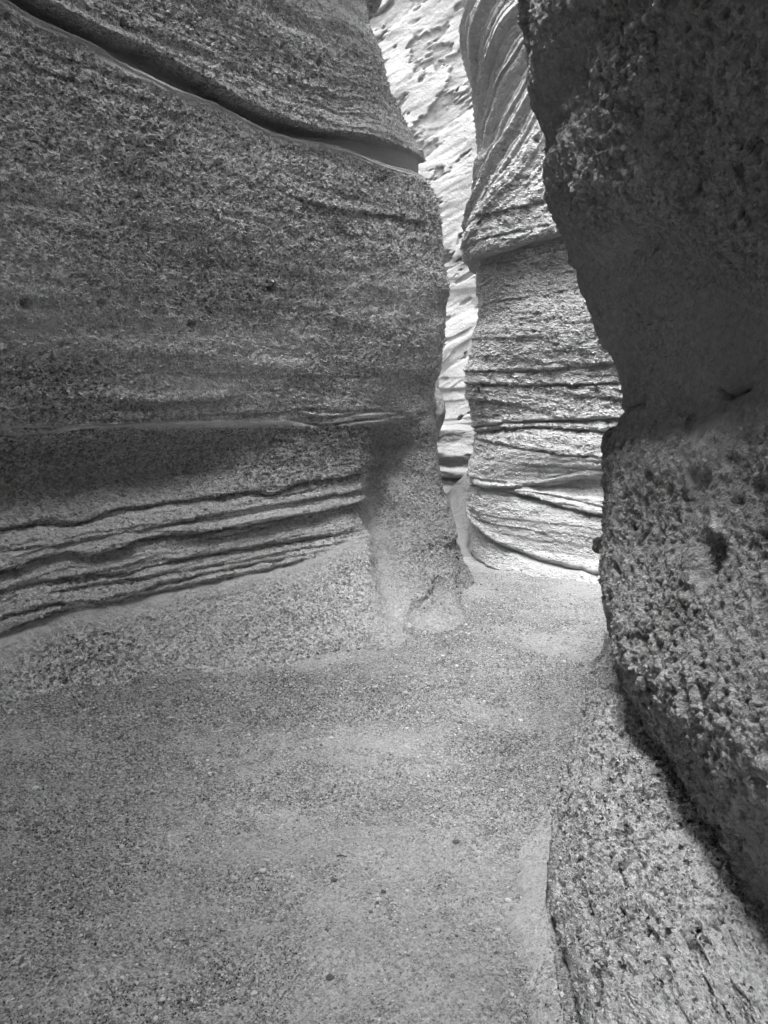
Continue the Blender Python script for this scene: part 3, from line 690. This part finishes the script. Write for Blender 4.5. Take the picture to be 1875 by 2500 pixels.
# banded low shelf in front of the cliff
xs_ = seg((-2.2, 3, .02)); tt = seg((0, 1.4, .010))
X, Tt = np.meshgrid(xs_, tt)
zp = np.clip(Tt, 0, 1.0); back = np.clip(Tt - 1.0, 0, 1)
P = np.stack([X, 9.6 + .25*zp + back*3.5 + .15*np.sin(X*2), zp*1.0 + .06*back], -1)
hl = zp + .03*X
P[..., 1] -= .05*sstep(.16, .19, hl)*(1 - sstep(.36, .40, hl)) + .06*sstep(.62, .66, hl) + .10*sstep(.40, .44, hl)*(1-sstep(.50, .56, hl))
P[..., 1] -= .10*fbm(P, 3, 4, st=(.6, 1, 2), off=140)
P[..., 2] += .05*fbm(P, 2.5, 3, off=144)*sstep(.5, 1, zp)
o = grid_mesh('rock_shelf', P, {'grain': np.full(X.shape, .5), 'tone': 0.95 + .3*noise(P[..., 0]*.6, 0, hl*9)}, M_far)
tag(o, 'low grey banded rock shelf crossing the gap below the bright cliff', 'rock shelf')
# bright sloping rock in the bottom of the gap
xs_ = seg((.1, 2.0, .012)); ys_ = seg((6.45, 8.9, .012))
X, Y = np.meshgrid(xs_, ys_)
pk = (X - .42)*1.25*sstep(0, .5, X)                                     # crest height rises to the right
h = np.clip(pk, 0, .9)*sstep(6.5, 7.9, Y)
P = np.stack([X, Y, -0.02 + np.clip(h, 0, .66)*(1 - .2*sstep(8.2, 8.9, Y)) + .02*fbm(np.stack([X, Y, Y], -1), 3, 3, off=150)], -1)
P[..., 2] -= 0.3*sstep(8.6, 8.9, Y)
o = grid_mesh('sloping_rock', P, {'grain': np.full(X.shape, .5), 'tone': np.full(X.shape, 1.1)}, M_far)
tag(o, 'smooth white rock ramp rising to the right in the bottom of the gap', 'rock')
# pale buttress peeping from behind the left wall
th = np.linspace(0, 2*np.pi, 160); zb = seg((-.1, 4.2, .03))
TH_, Zb = np.meshgrid(th, zb)
rb = .55 + .09*np.exp(-((Zb-1.30)/.22)**2) - .07*np.exp(-((Zb-.6)/.3)**2) - .06*sstep(1.6, 2.2, Zb) - .1*sstep(3, 4.2, Zb)**2
rb = rb*(1 + .05*noise(np.cos(TH_)*2, np.sin(TH_)*2, Zb*1.5))
rb = rb*np.sqrt(np.clip((4.22 - Zb)/.6, 0, 1))
P = np.stack([.02 + rb*np.cos(TH_), 8.3 + rb*np.sin(TH_), Zb], -1)
o = grid_mesh('rock_buttress', P, {'grain': np.full(TH_.shape, .6), 'tone': np.full(TH_.shape, 1.0)}, M_mid)
tag(o, 'pale rounded rock buttress just peeping out behind the left wall in the gap', 'rock')

# ------------------------------------------------------------------ gravel, stones, twigs on the sand
def ico():
    t_ = (1 + 5**.5)/2
    v = np.array([(-1, t_, 0), (1, t_, 0), (-1, -t_, 0), (1, -t_, 0), (0, -1, t_), (0, 1, t_), (0, -1, -t_), (0, 1, -t_), (t_, 0, -1), (t_, 0, 1), (-t_, 0, -1), (-t_, 0, 1)], float)
    v /= np.linalg.norm(v[0])
    f = np.array([(0, 11, 5), (0, 5, 1), (0, 1, 7), (0, 7, 10), (0, 10, 11), (1, 5, 9), (5, 11, 4), (11, 10, 2), (10, 7, 6), (7, 1, 8), (3, 9, 4), (3, 4, 2), (3, 2, 6), (3, 6, 8), (3, 8, 9), (4, 9, 5), (2, 4, 11), (6, 2, 10), (8, 6, 7), (9, 8, 1)])
    return v, f
iv, if_ = ico()
N = 90000
r = np.random.RandomState(5)
yy = 0.9 + (r.rand(N)**1.6)*5.2
xx = (r.rand(N)*2 - 1)*(0.62*yy + .25) - .1
pg = floor_at(xx, yy, FG)
keep = (r.rand(N) < 0.12 + 0.88*pg)
xx, yy, pg = xx[keep], yy[keep], pg[keep]; N = len(xx)
zf = floor_at(xx, yy, FZ)
sz = 0.0022 + 0.003*r.rand(N)**2 + 0.006*(r.rand(N) < .05)*r.rand(N)
sz *= 0.8 + .25*np.clip(yy - 1.5, 0, 4)*.5
sc = np.stack([sz*(.8 + .6*r.rand(N)), sz*(.8 + .6*r.rand(N)), sz*(.5 + .4*r.rand(N))], -1)
V = iv[None]*(1 + .25*(r.rand(N, 12, 1) - .5))*sc[:, None]
a = r.rand(N)*6.28; ca, sa = np.cos(a)[:, None], np.sin(a)[:, None]
V = np.stack([V[..., 0]*ca - V[..., 1]*sa, V[..., 0]*sa + V[..., 1]*ca, V[..., 2]], -1) + np.stack([xx, yy, zf + sz*.15], -1)[:, None]
Fc = (if_[None] + 12*np.arange(N)[:, None, None]).reshape(-1, 3)
tn = np.where(r.rand(N) < .55, .25 + .35*r.rand(N), .8 + .9*r.rand(N))
mg = bpy.data.materials.new('gravel_stone'); mg.use_nodes = True
nn, ll = mg.node_tree.nodes, mg.node_tree.links
at_ = nn.new('ShaderNodeAttribute'); at_.attribute_name = 'tone'
ml = nn.new('ShaderNodeMath'); ml.operation = 'MULTIPLY'; ml.inputs[1].default_value = .34
nz_ = nn.new('ShaderNodeTexNoise'); nz_.inputs['Scale'].default_value = 300
mm = nn.new('ShaderNodeMath'); mm.operation = 'MULTIPLY_ADD'; mm.inputs[1].default_value = .5; mm.inputs[2].default_value = .75
tcn = nn.new('ShaderNodeTexCoord'); ll.new(tcn.outputs['Object'], nz_.inputs['Vector'])
ll.new(nz_.outputs[0], mm.inputs[0]); ll.new(at_.outputs['Fac'], ml.inputs[0])
m3 = nn.new('ShaderNodeMath'); m3.operation = 'MULTIPLY'; ll.new(ml.outputs[0], m3.inputs[0]); ll.new(mm.outputs[0], m3.inputs[1])
ccn = nn.new('ShaderNodeCombineColor')
for i in range(3): ll.new(m3.outputs[0], ccn.inputs[i])
ll.new(ccn.outputs[0], nn['Principled BSDF'].inputs['Base Color']); nn['Principled BSDF'].inputs['Roughness'].default_value = .85
g_ = new_mesh('gravel', V.reshape(-1, 3), Fc, {'tone': np.repeat(tn, 12)}, mg, smooth=False)
tag(g_, 'fine light and dark gravel scattered over the sand floor', 'gravel', kind='stuff')

M_stone = rock_mat('loose_stone', 0.42, cell=260, amp=0.0008, speck=0.3, big=90, bigamp=0.001, fine=0.0004)
M_dark = rock_mat('dark_stone', 0.10, cell=260, amp=0.0008, speck=0.3, big=90, bigamp=0.001, fine=0.0004)
M_wood = rock_mat('dry_wood', 0.07, cell=200, amp=0.0003, speck=0.4, big=60, bigamp=0.0006, fine=0.0003, stretch=(.3, 1, 1))
def on_floor(u, v):
    p = at_z(u, v, 0)
    for _ in range(6): p = at_z(u, v, float(floor_at(np.array([p[0]]), np.array([p[1]]), FZ)[0]))
    return p
STONES = [(573, 2147, .0085, 0, 'small pale angular stone on the sand, leftmost of the stones on the open floor', .8),
          (642, 2127, .010, 0, 'flattish pale stone half sunk in sand just right of the leftmost pale stone', .6),
          (1113, 2056, .010, 1, 'dark flat stone on the gravel left of the pale slab, farthest of the dark stones', .5),
          (817, 2150, .008, 1, 'small dark chip lying on the sand just below the dark twig', .6),
          (936, 2180, .008, 1, 'small dark rounded stone in the middle of the sand floor', .8),
          (1217, 2275, .009, 0, 'tiny bright white stone on dark gravel beside the pale slab', .9),
          (805, 2388, .010, 1, 'dark stone nearest the bottom edge of the sand floor', .6),
          (990, 1692, .012, 0, 'pale stone on the gravel in front of the flared wall foot', .7),
          (1168, 2085, .010, 0, 'round pale stone on the gravel close to the pale slab edge', .9)]
for i, (u_, v_, r_, k_, lab, fl) in enumerate(STONES):
    p = on_floor(u_, v_)
    o = rock_blob('stone', p + np.array([0, 0, r_*fl*.35]), (r_*1.25, r_, r_*fl), M_dark if k_ else M_stone, None, 20 + i, n=14, tone=1.0, grain=.5)
    tag(o, lab, 'stone', 'loose stones on the sand')
def twig(p, length, ang, r0, seed):
    rr = np.random.RandomState(seed); n, m_ = 26, 10
    t_ = np.linspace(0, 1, n); c = np.stack([t_*length, .12*length*np.sin(t_*3.2 + seed) + rr.normal(size=n)*r0*.12, r0*.7 + r0*1.2*np.sin(t_*3.1)], -1)
    ca_, sa_ = math.cos(ang), math.sin(ang)
    c = np.stack([c[:, 0]*ca_ - c[:, 1]*sa_, c[:, 0]*sa_ + c[:, 1]*ca_, c[:, 2]], -1) + p
    ra = r0*(1 - .55*t_)*(1 + .2*rr.normal(size=n)*.5); ra[0] *= .4; ra[-1] *= .15
    ph = np.linspace(0, 2*np.pi, m_, endpoint=False)
    side_ = np.array([-sa_, ca_, 0])
    V_ = c[:, None] + ra[:, None, None]*(np.cos(ph)[None, :, None]*side_ + .6*np.sin(ph)[None, :, None]*np.array([0, 0, 1]))
    ii_ = np.arange(n*m_).reshape(n, m_); j2 = np.roll(ii_, -1, 1)
    q_ = np.stack([ii_[:-1], ii_[1:], j2[1:], j2[:-1]], -1).reshape(-1, 4)
    V_ = V_.reshape(-1, 3)
    return new_mesh('twig', V_, q_, {'grain': np.ones(len(V_)), 'tone': np.ones(len(V_))}, M_wood)
tag(twig(on_floor(822, 2094), .034, .08, .0035, 1), 'short dark twig lying flat on the sand in the middle of the floor', 'twig')
tag(twig(on_floor(1172, 1822), .035, 2.6, .003, 4), 'thin dark twig on the sand beyond the tip of the ledge', 'twig')
